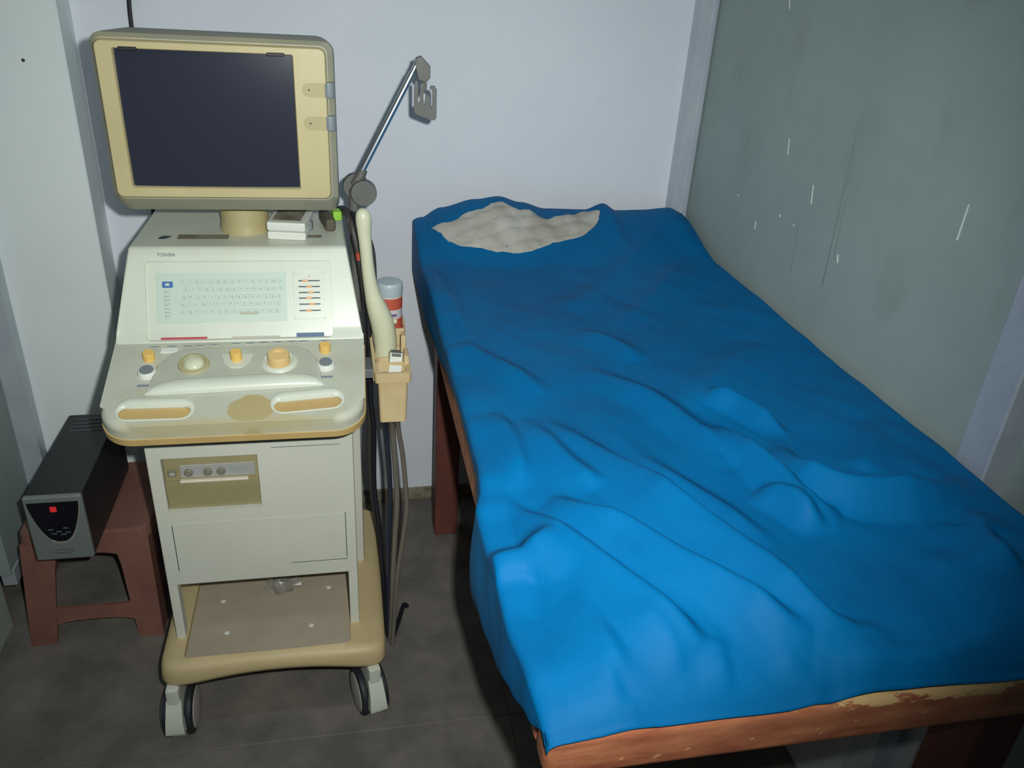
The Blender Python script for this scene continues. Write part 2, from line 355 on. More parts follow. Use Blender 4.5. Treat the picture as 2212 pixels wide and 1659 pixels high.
# ------------------------------------------------------------------ bed
bed = tag(empty('examination_bed', (.56, 1.3, 0)), 'worn brown wooden examination bed under the blue sheet', 'bed')
x0, x1, y0, y1 = .187, .914, .545, 2.08; ZB, ZT = .775, .846
link('foot_rail', box(x0-.002, x1, y0, y0+.05, ZB, ZT, .016, 4), 'worn_wood', bed)
link('head_rail', box(x0, x1, y1-.05, y1, ZB, ZT, .006, 2), 'worn_wood', bed)
link('side_rail', box(x0, x0+.045, y0+.051, y1-.051, ZB, ZT, .006, 2), 'worn_wood', bed)
link('side_rail', box(x1-.045, x1, y0+.051, y1-.051, ZB, ZT, .006, 2), 'worn_wood', bed)
link('bed_board', box(x0+.046, x1-.046, y0+.051, y1-.051, ZT-.03, ZT-.005), 'wood_leg', bed)
for (lx, ly) in ((.232, 1.955), (.80, 1.955), (.232, .60), (.80, .60)):
    link('leg', box(lx, lx+.068, ly, ly+.075, 0, ZB, .004, 2), 'wood_leg', bed)
# chips in the foot rail varnish
for (cx, cz, w) in ((.31, .797, .006), (.345, .802, .004), (.42, .805, .003), (.50, .806, .005), (.505, .80, .003), (.635, .812, .005), (.545, .812, .003), (.27, .80, .004)):
    b = lathe([(w*.3, -.0006), (w, 0), (w*.5, .0008)], n=8); xf(b, Matrix.Translation((cx, y0-.0002, cz)) @ Matrix.Rotation(math.radians(90), 4, 'X') @ Matrix.Rotation(.4, 4, 'Z') @ Matrix.Diagonal((1, .5, 1, 1)))
    link('bare_chip', b, 'bare_wood', bed)

FOLDS = [  # (points x,y ; amplitude ; width on the near side ; width on the far side)
 ([(0.31, 1.08), (0.394, 0.922), (0.432, 0.832), (0.473, 0.731), (0.491, 0.697), (0.525, 0.61), (0.598, 0.586)], .020, .040, .011),
 ([(0.265, 0.888), (0.299, 0.841), (0.345, 0.794), (0.386, 0.732), (0.439, 0.658), (0.469, 0.61), (0.497, 0.591)], .015, .030, .009),
 ([(0.179, 0.938), (0.235, 0.843), (0.278, 0.764), (0.313, 0.697), (0.351, 0.625), (0.367, 0.595)], .014, .032, .009),
 ([(0.175, 0.706), (0.19, 0.772), (0.251, 0.802)], .016, .035, .016),
 ([(0.252, 0.709), (0.265, 0.637), (0.274, 0.579)], .0040, .020, .007),
 ([(0.256, 0.613), (0.26, 0.569), (0.272, 0.555), (0.307, 0.55)], .0028, .014, .006),
 ([(0.606, 1.153), (0.648, 1.099), (0.681, 1.009)], .014, .018, .009),
 ([(0.574, 1.049), (0.594, 0.967), (0.607, 0.869), (0.619, 0.822), (0.655, 0.795)], .018, .020, .010),
 ([(0.651, 0.976), (0.648, 0.902), (0.669, 0.857), (0.709, 0.835), (0.799, 0.826), (0.882, 0.847)], .023, .026, .012),
 ([(0.565, 0.874), (0.591, 0.825), (0.61, 0.769)], .013, .016, .009),
 ([(0.387, 0.61), (0.384, 0.585), (0.384, 0.556)], .0032, .014, .006),
 ([(0.506, 0.563), (0.567, 0.564), (0.655, 0.565), (0.753, 0.59)], .008, .024, .010),
 ([(0.869, 2.067), (0.567, 1.678), (0.442, 1.546)], .008, .05, .04),
 ([(0.448, 1.439), (0.505, 1.362), (0.531, 1.291)], .007, .03, .02),
 ([(0.199, 1.394), (0.252, 1.31), (0.332, 1.17)], .008, .03, .016),
 ([(0.188, 1.852), (0.198, 1.702), (0.215, 1.566), (0.225, 1.342)], .010, .022, .022),
 ([(0.895, 1.905), (0.657, 1.6), (0.535, 1.452)], .007, .05, .04),
 ([(0.407, 1.27), (0.5, 1.157), (0.548, 1.028), (0.56, 0.933)], .008, .03, .016),
 ([(0.269, 1.097), (0.309, 0.958), (0.34, 0.896)], .007, .024, .010),
 ([(0.222, 1.132), (0.24, 1.029), (0.232, 0.919)], .007, .02, .010),
 ([(0.811, 1.368), (0.671, 1.233), (0.563, 1.103)], .006, .04, .03),
 ([(0.85, 0.786), (0.818, 0.717), (0.808, 0.637)], .009, .028, .014),
 ([(0.864, 1.045), (0.779, 0.938), (0.748, 0.902)], .006, .02, .014),
 ([(0.42, 0.98), (0.46, 0.90), (0.50, 0.83), (0.53, 0.75)], .006, .02, .010),
 ([(0.30, 0.66), (0.33, 0.61), (0.335, 0.57)], .0022, .013, .006),
 ([(0.45, 0.585), (0.47, 0.56), (0.50, 0.545)], .0030, .012, .007),
 ([(0.70, 0.70), (0.76, 0.68), (0.86, 0.70)], .005, .03, .02),
]
FB = [(min(p[0] for p in P), max(p[0] for p in P), min(p[1] for p in P), max(p[1] for p in P)) for P, A, wn, wf in FOLDS]
FP = [([P[0]]+[tuple(v[:2]) for v in catmull([(a, b, 0) for a, b in P], 3)][1:], A, wn, wf) for P, A, wn, wf in FOLDS]
def fold_h(x, y):
    h = 0
    for (P, A, wn, wf), (bx0, bx1, by0, by1) in zip(FP, FB):
        m_ = wn*2.0
        if x < bx0-m_ or x > bx1+m_ or y < by0-m_ or y > by1+m_: continue
        best = 1e9; bs = 0; bt = 0; n = len(P)-1
        for i in range(n):
            ax, ay = P[i]; bx, by = P[i+1]; dx, dy = bx-ax, by-ay; L2 = dx*dx+dy*dy
            t = max(0, min(1, ((x-ax)*dx+(y-ay)*dy)/L2)); ex, ey = x-(ax+t*dx), y-(ay+t*dy); d = ex*ex+ey*ey
            if d < best: best = d; bs = ex*.45+ey*.9; bt = (i+t)/n
        d = math.sqrt(best+2.5e-5)-.005; tap = min(1, bt*3.5+.05)*min(1, (1-bt)*3.5+.05)
        if bs > 0: q = d/(wf*1.9)
        else: q = d/(wn*1.8)
        if q < 1:
            g = (1-q)**1.25 if bs <= 0 else (1-q)**1.6
            h += A*1.85*tap*g
    return h
def interp(T, y):
    if y <= T[0][0]: return T[0][1]
    for (a, p), (b, q) in zip(T, T[1:]):
        if y <= b:
            t = (y-a)/(b-a); t = t*t*(3-2*t); return p+(q-p)*t
    return T[-1][1]
HEM = [(.545, .848), (.60, .815), (.66, .785), (.74, .752), (.84, .732), (.895, .716), (.915, .76), (.935, .835), (1.0, .862), (1.08, .866), (1.2, .868), (1.35, .850), (1.5, .826), (1.77, .795), (2.0, .79), (2.12, .79)]
HEMX = [(.541, .184), (.62, .177), (.70, .171), (.82, .167), (.90, .165), (.945, .177), (1.0, .181), (1.3, .181), (1.5, .179), (2.1, .177)]
HEAD = [(.187, .945), (.25, .972), (.34, .992), (.40, 1.0), (.46, .985), (.53, .968), (.64, .966), (.69, .983), (.73, .964), (.80, .966), (.88, .972), (.93, .955), (.97, .93)]
DROP = [(.54, .012), (.60, .030), (.70, .046), (.86, .046), (.96, .014), (1.2, .006), (1.7, .010), (2.1, .008)]
def top_z(x, y):
    z = .898 + .005*math.sin(x*9+y*3)*math.sin(y*5.3) + .002*math.sin(x*23-y*17+1)*math.sin(y*13+x*7) + .0008*math.sin(x*41+y*29)*math.sin(y*31-x*11)
    z += fold_h(x, y)
    z -= .010*math.exp(-(((x-.50)/.22)**2+((y-1.62)/.25)**2))      # hollow below the pillow
    p = max(0, min(1, (y-1.80)/.28)); p = p*p*(3-2*p)
    z = z*(1-p)+(interp(HEAD, x)-.006)*p
    d = interp(DROP, y); e = (.33-x)/.14
    if e > 0: z -= d*e*e
    # rolling down towards the foot hem
    f = max(0, (.66-y)/.115); z -= .048*f*f*f if f < 1 else .048
    return z
def sheet():
    ny, nt, nd = 420, 250, 16
    XL, XR = .192, .921
    rows = []
    for j in range(ny+1):
        v = j/ny; y = .541+(2.094-.541)*v
        hz = interp(HEM, y); row = []
        xl = interp(HEMX, y)
        ze = top_z(XL+.012, y)
        bul = .010*math.exp(-((y-.85)/.08)**2)+.001
        for i in range(nd):
            t = i/nd
            z = hz+(ze-.012-hz)*t
            x = xl - bul*math.sin(math.pi*(1-t))*(1-t)*.9
            yy = y+(.012*math.exp(-((y-.9)/.05)**2))*(1-t)
            row.append((x, yy, z))
        for i in range(7):                                  # rounded shoulder
            a = math.pi/2*i/6; rx_ = XL+.012-xl
            row.append((xl+rx_*(1-math.cos(a)), y, ze-.012+.012*math.sin(a)))
        for i in range(1, nt+1):
            x = XL+.012+(XR-XL-.012)*i/nt
            row.append((x, y, top_z(x, y)))
        for i in range(1, 5): row.append((XR+.001, y, top_z(XR, y)-.012*i))
        rows.append(row)
    # hem lip at the foot: tuck down behind the first row
    verts = [p for r in rows for p in r]; n = len(rows[0])
    faces = [(j*n+i, j*n+i+1, (j+1)*n+i+1, (j+1)*n+i) for j in range(ny) for i in range(n-1)]
    me = bpy.data.meshes.new('bed_sheet'); me.from_pydata(verts, [], faces); bm = bmesh.new(); bm.from_mesh(me); bpy.data.meshes.remove(me)
    return bm
sb = sheet()
for _ in range(3): bmesh.ops.smooth_vert(sb, verts=[v for v in sb.verts if not v.is_boundary], factor=.5, use_axis_x=False, use_axis_y=False, use_axis_z=True)
so = link('bed_sheet', sb, 'blue_sheet', None, sharp=180)
md = so.modifiers.new('thickness', 'SOLIDIFY'); md.thickness = .0016; md.offset = -1
tag(so, 'creased shiny blue sheet spread over the bed', 'bed sheet')
# crumpled pale cloth at the head
def rag():
    out = [(0.216, 2.0), (0.236, 1.965), (0.256, 1.925), (0.305, 1.90), (0.35, 1.882), (0.405, 1.876), (0.465, 1.89), (0.515, 1.918), (0.57, 1.935), (0.62, 1.965), (0.655, 2.01), (0.667, 2.052), (0.64, 2.064), (0.59, 2.03), (0.545, 2.01), (0.50, 2.01), (0.475, 2.035), (0.44, 2.03), (0.415, 2.038), (0.385, 2.046), (0.345, 2.022), (0.30, 2.015), (0.275, 2.0)]
    rj = random.Random(11); o2 = [v for v in catmull([(x, y, 0) for x, y in out+out[:1]], 4)][:-1]; out = [(v.x+rj.uniform(-.0022, .0022), v.y+rj.uniform(-.003, .003)) for v in o2]
    c = Vector((.44, 1.965)); N = 16; rings = []
    for k in range(N+1):
        t = 1-k/N; r = []
        for i, (x, y) in enumerate(out):
            p = c.lerp(Vector((x, y)), max(t, .001)); w = abs(math.sin(p.x*30+p.y*22))*.005+abs(math.sin(p.y*75-p.x*21+.8))*.004+math.sin(p.x*120+p.y*40+1.3)*.0015-.006
            z = top_z(p.x, p.y)+.004+(.006*(1-t**4)+w*min(1, (1-t)*6))
            r.append((p.x, p.y, z))
        rings.append(r)
    rings.insert(0, [(x, y, top_z(x, y)-.0005) for x, y in out])
    bm = loft(rings)
    return bm
tag(link('crumpled_cloth', rag(), 'cloth_white', None, sharp=60), 'crumpled off-white cloth lying at the head of the blue sheet', 'cloth')

# ------------------------------------------------------------------ ultrasound machine
CX = -.195
us = tag(empty('ultrasound_machine', (CX, 1.58, 0)), 'cream wheeled ultrasound scanner with dark screen beside the bed', 'ultrasound machine')
TA = math.atan2(.045, .18); PA = math.atan2(.15, .08)
TM = Matrix.Translation((CX, 1.28, .84)) @ Matrix.Rotation(TA, 4, 'X')       # tray frame: x across, y up the slope, z off the surface
PM = Matrix.Translation((CX, 1.46, .885)) @ Matrix.Rotation(PA, 4, 'X')      # keyboard panel frame
CM = Matrix.Translation((CX, 1.395, 0)) @ Matrix.Rotation(math.radians(90), 4, 'X')   # cabinet front: x, z->y, out->z
MM = Matrix.Translation((CX, 1.466, 0)) @ Matrix.Rotation(math.radians(90), 4, 'X')   # monitor front

# base
def base():
    xl, xr = -.412, .056; cx = (xl+xr)/2; h = (xr-xl)/2; rings = []
    N = 30
    for i in range(N+1):
        u = -math.cos(math.pi*i/N); u = u*.999
        e = (1-abs(u)**7)**(1/3.0) if abs(u) < 1 else 0
        yf = 1.302+.05*(1-e)+.012*(1-u*u); yb = 1.84-.05*(1-e)
        zt = .217; zb = .170-.028*min(1, abs(u)**2.2)
        k = .018
        s = .35+.65*e
        zm = (zt+zb)/2; zt = zm+(zt-zm)*s; zb = zm+(zb-zm)*s
        x = cx+h*u
        rings.append([(x, yf+k, zb), (x, yf+k*.3, zb+k*.3), (x, yf, zb+k), (x, yf+.004, zt-k), (x, yf+.004+k*.35, zt-k*.35), (x, yf+.008+k, zt), (x, yb-k, zt), (x, yb-k*.3, zt-k*.3), (x, yb, zt-k), (x, yb, zb+k), (x, yb-k*.3, zb+k*.3), (x, yb-k, zb)])
    return loft(rings)
bs = link('base', base(), 'base_tan', us, sharp=50)
cut(bs, plate(rrect(-.168, .175, 1.336, 1.72, .012), .203, .24, 0, 1, Matrix.Translation((CX, 0, 0))))
bs.data.set_sharp_from_angle(angle=math.radians(50))
sm = link('shelf_plate', plate(rrect(-.167, .174, 1.337, 1.719, .012), .2025, .2055, .0, 1, Matrix.Translation((CX, 0, 0))), 'shelf_mat', bs)
for (sx, sy) in ((-.304, 1.512), (-.285, 1.41), (-.105, 1.41), (-.068, 1.53)):
    link('screw', lathe([(.0055, 0), (.0055, .001), (.003, .0022)], (sx, sy, .2055), 12), 'white_plastic', bs)

# casters
def caster(x, y, rot, zt):
    c = link('caster', box(-.014, .014, -.03, .03, .06, zt, .004, 2).copy() if False else xf(box(-.014, .014, -.05, .03, .052, zt, .006, 2), Matrix.Translation((x, y, 0)) @ Matrix.Rotation(rot, 4, 'Z')), 'caster_white', us)
    Mx = Matrix.Translation((x, y, .056)) @ Matrix.Rotation(rot, 4, 'Z') @ Matrix.Rotation(math.radians(90), 4, 'Y')
    for s in (-1, 1):
        link('wheel', xf(lathe([(.030, -.011), (.048, -.011), (.0545, -.007), (.056, 0), (.0545, .007), (.048, .011), (.030, .011)], (0, 0, 0), 32), Mx @ Matrix.Translation((0, 0, s*.0225)) @ Matrix.Diagonal((1, 1, .8, 1))), 'rubber', c)
        link('hub_cover', xf(lathe([(.046, -.0), (.044, .003), (.034, .006), (.012, .008), (.001, .008)] if s > 0 else [(.001, -.008), (.012, -.008), (.034, -.006), (.044, -.003), (.046, 0)], (0, 0, 0), 28), Mx @ Matrix.Translation((0, 0, s*.0305)) @ Matrix.Diagonal((1, 1, .8, 1))), 'hub', c)
    Rz = Matrix.Translation((x, y, 0)) @ Matrix.Rotation(rot, 4, 'Z')
    ped = loft([[(-.015, -.045, .128), (.015, -.045, .128), (.015, -.040, .118), (-.015, -.040, .118)], [(-.017, -.066, .092), (.017, -.066, .092), (.017, -.050, .09), (-.017, -.050, .09)], [(-.019, -.074, .062), (.019, -.074, .062), (.019, -.052, .056), (-.019, -.052, .056)], [(-.019, -.072, .054), (.019, -.072, .054), (.019, -.052, .05), (-.019, -.052, .05)]])
    link('brake_pedal', xf(ped, Rz), 'caster_white', c)
    link('fender', xf(loft([[(-.013, -.058, .06), (.013, -.058, .06), (.013, -.03, .06), (-.013, -.03, .06)], [(-.013, -.054, .03), (.013, -.054, .03), (.013, -.03, .03), (-.013, -.03, .03)], [(-.012, -.036, .008), (.012, -.036, .008), (.012, -.02, .008), (-.012, -.02, .008)]]), Rz), 'caster_white', c)
caster(-.388, 1.352, math.radians(-1), .16)
caster(.018, 1.352, math.radians(15), .16)
caster(-.372, 1.77, math.radians(10), .165)
caster(.012, 1.77, math.radians(-14), .165)

# cabinet
cab = link('cabinet', box(CX-.19, CX+.196, 1.395, 1.60, .362, .83, .004, 2), 'cabinet_paint', us)
cut(cab, box(CX-.164, CX+.0125, 1.36, 1.43, .548, .672))
link('cabinet_rear', box(CX-.205, CX+.214, 1.602, 1.78, .214, .84, .006, 2), 'cabinet_paint', us)
for (a, b) in ((-.19, -.171), (.176, .196)):
    link('post', box(CX+a, CX+b, 1.396, 1.425, .213, .364, .003, 2), 'cabinet_paint', us)
dr = link('cabinet_door', plate(rrect(-.1615, .174, .401, .519, .003), -.004, .0007, .0003, 1, CM), 'cabinet_paint', us)
# dark shut lines round the door
for (a, b, c, d) in ((-.1632, -.1618, .40, .515), (.1743, .1757, .405, .522), (.06, .1757, .3995, .4008), (.04, .17, .686, .6868)):
    link('shut_line', xf(box(a, b, c, d, -.001, .0006), CM), 'gap_dark', dr)
# thermal printer in the cabinet front
pr = link('printer', xf(box(-.1625, .011, .5495, .6705, -.03, -.010, .001, 1), CM), 'printer_tan', us)
link('printer_slope', xf(loft([[(-.1625, .5495, -.02), (.011, .5495, -.02), (.011, .5495, -.010), (-.1625, .5495, -.010)], [(-.1625, .60, -.02), (.011, .60, -.02), (.011, .60, -.004), (-.1625, .60, -.004)], [(-.1625, .617, -.02), (.011, .617, -.02), (.011, .617, -.005), (-.1625, .617, -.005)]]), CM), 'printer_tan', pr)
link('control_strip', xf(box(-.134, .0055, .621, .650, -.011, -.008, .001, 1), CM), 'printer_strip', pr)
for i, xx in enumerate((-.118, -.083, -.058)):
    link('printer_knob', xf(lathe([(.0085, 0), (.0085, .003), (.006, .005), (.001, .005)], (xx, .634, -.008), 16), CM), 'printer_knob', pr)
for i in range(9):
    link('printer_button', xf(box(-.044+i*.0042, -.0412+i*.0042, .629, .645, -.008, -.0065), CM), 'print_grey' if i % 2 else 'printer_strip', pr)
link('paper_bar', xf(box(-.135, -.008, .6145, .6195, -.008, .0005, .001, 1), CM), 'white_bar', pr)
link('power_button', xf(box(-.157, -.141, .626, .642, -.011, -.006, .0015, 1), CM), 'printer_knob', pr)
link('power_button_face', xf(box(-.153, -.143, .629, .636, -.006, -.004, .001, 1), CM), 'printer_strip', pr)

# console head and tray
def head():
    def ring(y, z, h): return (y, z, h)
    prof = [(1.455, .80, .2245), (1.455, .882, .2245), (1.47, .90, .2225), (1.5435, 1.041, .197), (1.80, 1.053, .186), (1.83, 1.03, .186), (1.83, .80, .21)]
    L = [Vector((CX-h, y, z)) for y, z, h in prof]; R = [Vector((CX+h, y, z)) for y, z, h in prof]
    bm = loft([L, R]); bmesh.ops.bevel(bm, geom=[e for e in bm.edges], offset=.006, segments=3, affect='EDGES', profile=.5); return bm
hd = link('console_head', head(), 'cream', us, sharp=60)
cut(hd, xf(plate(rrect(-.169, .166, .002, .150, .01), -.006, .05), PM))
hd.data.set_sharp_from_angle(angle=math.radians(24))
TRAY = [(-.2155, -.0), (-.2155, -.0)]
def tray_outline(g=0):
    return [(x, y) for x, y in rrect(-.219-g, .219+g, -.036-g, .200, [.055, .001, .001, .055], 8)]
def tray_shape(z0, z1, bev, g=0):
    o = tray_outline(g); o = [(x*(1+.12*max(0, y+.0)/1.0)+0, y) for x, y in o]
    bm = bmesh.new(); lo = [bm.verts.new((x, y, z0)) for x, y in o]; hi = [bm.verts.new((x, y, z1)) for x, y in o]; n = len(o)
    for i in range(n): bm.faces.new((lo[i], lo[(i+1) % n], hi[(i+1) % n], hi[i]))
    bm.faces.new(lo[::-1]); t = bm.faces.new(hi)
    es = [e for e in t.edges if not all(v.co.y > .19 for v in e.verts)]
    if bev: bmesh.ops.bevel(bm, geom=es, offset=bev, segments=5, affect='EDGES', profile=.5)
    return xf(bm, TM)
tr = link('control_tray', tray_shape(-.03, 0, .014), 'tray_cream', us, sharp=60)
def slot(cx, cy, L, w, rot, z0, z1, grow=0, n=8):
    o = rrect(-L/2-grow, L/2+grow, -w/2-grow, w/2+grow, w/2+grow-.0005, n)
    return xf(plate(o, z0, z1), TM @ Matrix.Translation((cx, cy, 0)) @ Matrix.Rotation(rot, 4, 'Z'))
GRIPS = ((-.130, .002, .124, .044, math.radians(-1)), (.121, .009, .124, .044, math.radians(5)))
for gr in GRIPS: cut(tr, slot(*gr, -.022, .03))
tr.data.set_sharp_from_angle(angle=math.radians(40))
for (cx, cy, L, w, rot) in GRIPS:
    g = link('grip_recess', slot(cx, cy, L, w, rot, -.024, -.004, -.0005), 'tan', tr)
    # rolled white rim, thick along the far side
    pts = rrect(-L/2, L/2, -w/2, w/2, w/2-.0005, 8); n = len(pts); rings = []
    for i, (x, y) in enumerate(pts):
        a = Vector((pts[(i+1) % n][0]-pts[i-1][0], pts[(i+1) % n][1]-pts[i-1][1], 0)).normalized(); nn = Vector((a.y, -a.x, 0))
        far = (y/(w/2)+1)/2; r = .0016+.0100*far*far
        rings.append([Vector((x, y, .0))+nn*(r*math.cos(q))-nn*(.004*far)+Vector((0, 0, r*math.sin(q)*.8)) for q in [2*math.pi*k/10 for k in range(10)]])
    rings.append(rings[0]); rim = loft(rings, cap=False); bmesh.ops.remove_doubles(rim, verts=rim.verts, dist=1e-6)
    link('grip_rim', xf(rim, TM @ Matrix.Translation((cx, cy, 0)) @ Matrix.Rotation(rot, 4, 'Z')), 'cream', tr)
link('bumper', tray_shape(-.043, -.0295, 0, .0015), 'tan', us, sharp=60)
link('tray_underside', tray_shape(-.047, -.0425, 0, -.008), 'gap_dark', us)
# raised control island with the wrist rest
isl = [(-.150, .050), (.146, .056), (.138, .120), (.118, .150), (.098, .1605), (-.098, .1595), (-.120, .148), (-.142, .115)]
io = link('control_island', plate(isl, -.001, .007, .005, 3, TM), 'cream_grey', tr)
def wrist():
    rings = []
    for i in range(25):
        u = -1+2*i/24; x = -.002+.150*u; e = (1-abs(u)**5)**.5; y0 = .046+.005*u; wv = .030*max(e, .15); h = .014*max(e, .1)
        rings.append([(x, y0+wv*.5-wv*math.cos(math.pi*k/10)*.62, .001+h*math.sin(math.pi*k/10)) for k in range(11)])
    return xf(loft(rings), TM)
link('wrist_rest', wrist(), 'cream', tr)
def tk(name, prof, x, y, matn, parent, n=24, z=0):
    return link(name, xf(lathe(prof, (x, y, z), n), TM), matn, parent)
tk('trackball_ring', [(.0275, 0), (.026, .004), (.021, .005), (.019, .002), (.010, .001)], -.0785, .1115, 'ball_ring', io, 32, .007)
tk('trackball', [(.018*math.sin(math.pi/2*k/8) if k else .0005, .018*(1-math.cos(math.pi/2*k/8))) for k in range(8, -1, -1)][::-1] if False else [(.018*math.cos(math.pi/2*k/8), .011*math.sin(math.pi/2*k/8)) for k in range(9)], -.0785, .1115, 'ball', io, 28, .008)
tk('dial_ring', [(.033, 0), (.031, .003), (.026, .005), (.022, .002)], .069, .113, 'cream', io, 32, .007)
tk('dial_knob', [(.0205, 0), (.0195, .017), (.018, .019), (.011, .019), (.010, .0165), (.001, .0165)], .069, .111, 'knob_tan', io, 32, .008)
link('toggle_well', xf(plate([(-.034, .137), (.022, .137), (.014, .108), (.004, .098), (-.014, .098), (-.026, .108)], .0065, .009, .002, 2), TM), 'cream', io)
tk('toggle_knob', [(.0105, 0), (.010, .016), (.009, .0175), (.001, .0175)], -.006, .122, 'knob_yellow', io, 20, .009)
for (x, y) in ((-.1585, .139), (.1506, .149)):
    tk('gain_knob', [(.0105, 0), (.010, .014), (.009, .0155), (.001, .0155)], x, y, 'knob_yellow', tr, 20)
for (x, y) in ((-.156, .098), (.152, .105)):
    k = tk('push_button', [(.0165, 0), (.0150, .008), (.0138, .0095), (.001, .0095)], x, y, 'white_plastic', tr, 24)
    tk('button_cap', [(.0125, 0), (.012, .0015), (.001, .0018)], x, y, 'grey_cap', k, 24, .0092)
    link('button_print', xf(box(x-.012, x+.012, y-.034, y-.029, 0, .0004), TM), 'button_text', k)
link('rocker_switch', xf(box(-.142, -.112, .1525, .166, 0, .004, .0015, 2), TM), 'white_plastic', tr)
for (x, y) in ((-.1529, .1725), (-.1234, .1725), (-.0967, .172), (-.075, .173), (-.0507, .1745), (-.0115, .1765), (.0134, .177), (.0384, .1775), (.0636, .1778), (.089, .178), (.1103, .1782), (.1489, .1785)):
    kb = link('function_button', xf(box(x-.0095, x+.0095, y-.0055, y+.0025, 0, .0022, .0008, 1), TM), 'cream_grey', tr)
    link('button_print', xf(box(x-.0062, x+.0062, y-.0035, y-.0012, .0021, .0026), TM), 'button_text', kb)

# keyboard panel (sunk 6 mm into the head)
kp = link('keyboard', xf(plate(rrect(-.151, .082, .036, .129, .002), -.007, -.0035, .0008, 1), PM), 'keyboard_membrane', hd)
proto = None
ROWS = [(-.103, .112, 15, .0125), (-.098, .098, 15, .0122), (-.102, .0835, 15, .0122), (-.105, .070, 15, .0122), (-.105, .056, 14, .013)]
rnd = random.Random(3)
pbm = bmesh.new()
for (xs0, s, n, st) in ROWS:
    for i in range(n):
        x = xs0+i*st
        if proto is None:
            proto = link('key', xf(box(-.0052, .0052, -.0046, .0046, 0, .0016, .0006, 1), PM), 'key_plastic', kp); KOFF = ORG[proto.name]-PM.translation
            p0 = PM @ Vector((x, s, -.0036)); place(proto, p0+KOFF, kp)
        else:
            share('key', proto, PM @ Vector((x, s, -.0036))+KOFF, kp)
        w = rnd.uniform(.0012, .0026)
        box(x-w, x+w*.6, s-.0008, s+.0012, -.0021, -.0017, bm=pbm)
        if rnd.random() < .5: box(x-.0005, x+w, s-.003, s-.0016, -.0021, -.0017, bm=pbm)
for s in (.094, .0855, .0785, .069, .062, .055, .049):
    share('key', proto, PM @ Vector((-.131, s, -.0036))+KOFF, kp)
    box(-.137, -.1275, s-.0008, s+.0008, -.0021, -.0017, bm=pbm)
kpr = link('key_print', xf(pbm, PM), 'print_grey', kp, smooth=False); kpr['kind'] = 'stuff'
link('highlight_key', xf(box(-.140, -.1215, .1015, .1130, -.0036, -.0014, .001, 1), PM), 'print_blue', kp)
link('key_glyph', xf(box(-.1345, -.1275, .1050, .1095, -.0015, -.001), PM), 'key_plastic', kp)
link('space_bar', xf(box(-.004, .030, .0495, .0545, -.0036, -.0018, .0006, 1), PM), 'label_pale', kp)
sl = link('slider_panel', xf(plate(rrect(.0955, .1535, .039, .129, .003), -.007, -.001, .0015, 2), PM), 'cream', hd)
for (s, d) in ((.1115, .1176), (.1003, .1249), (.089, .1271), (.0783, .1232), (.0668, .1288), (.0546, .1224)):
    link('slider_slot', xf(box(.1050, .1445, s-.0011, s+.0011, -.0012, -.0006), PM), 'print_dark', sl)
    link('slider_knob', xf(box(d-.0055, d+.0055, s-.0022, s+.0022, -.0011, .002, .0008, 1), PM), 'slider_orange', sl)
link('slider_mark', xf(plate([(.1245, .119), (.128, .119), (.1245, .1225)], -.0012, -.0006), PM), 'print_grey', sl)
link('maker_name', text_mesh('TOSHIBA', .0088, PM @ Matrix.Translation((-.147, .162, .0002)) @ Matrix.Diagonal((.9, 1, 1, 1))), 'print_name', hd, smooth=False)
rl = link('warning_label', xf(box(-.147, -.064, .0015, .0095, -.0065, -.005), PM), 'label_pale', hd)
link('warning_stripe', xf(box(-.146, -.065, .0050, .0092, -.0052, -.0046), PM), 'label_red', rl)
link('faint_label', xf(box(-.0205, .0675, .0035, .0085, -.0065, -.0053), PM), 'label_pale', hd)
link('model_label', xf(box(.0975, .149, .0035, .0125, -.0065, -.0048), PM), 'label_blue', hd)
# faint marks on the sloping top
TPM = Matrix.Translation((CX, 1.556, 1.0412)) @ Matrix.Rotation(math.atan2(.012, .244), 4, 'X')
link('top_label', xf(box(-.118, -.025, .028, .052, .0, .0006), TPM), 'mark_grime', hd)
link('top_label', xf(box(.06, .15, .034, .05, .0, .0006), TPM), 'mark_grime', hd)
link('top_emblem', xf(plate([(-.152, .030), (-.142, .028), (-.134, .034), (-.128, .046), (-.134, .044), (-.142, .047), (-.15, .040)], 0, .0006), TPM), 'mark_teal', hd)

# monitor
def ringz(x0, x1, z0, z1, r, y, n=5, lowch=None):
    return [Vector((CX+a, y, b)) for a, b in rrect(x0, x1, z0, z1, r, n)]
mon = link('monitor', loft([ringz(-.181, .177, 1.150, 1.406, .014, 1.474), ringz(-.188, .186, 1.142, 1.412, .016, 1.484), ringz(-.188, .188, 1.120, 1.412, [.02, .02, .02, .02], 1.515), ringz(-.184, .186, 1.120, 1.410, .03, 1.60), ringz(-.150, .150, 1.135, 1.38, .05, 1.74), ringz(-.11, .11, 1.15, 1.34, .05, 1.82)]), 'housing_grey', us, sharp=25)
def bezel():
    yo, yi = 1.4655, 1.478
    o0 = ringz(-.181, .1755, 1.153, 1.404, .013, yi); o1 = ringz(-.181, .1755, 1.153, 1.404, .013, yo+.005); o2 = ringz(-.178, .1725, 1.156, 1.401, .010, yo)
    i2 = ringz(-.154, .1225, 1.1705, 1.3915, .003, yo); i1 = ringz(-.1525, .121, 1.172, 1.390, .002, yo+.003); i0 = ringz(-.151, .1195, 1.1735, 1.3885, .002, yi)
    return loft([o0, o1, o2, i2, i1, i0], cap=False)
bz = link('bezel', bezel(), 'yellow_cream', mon, sharp=40)
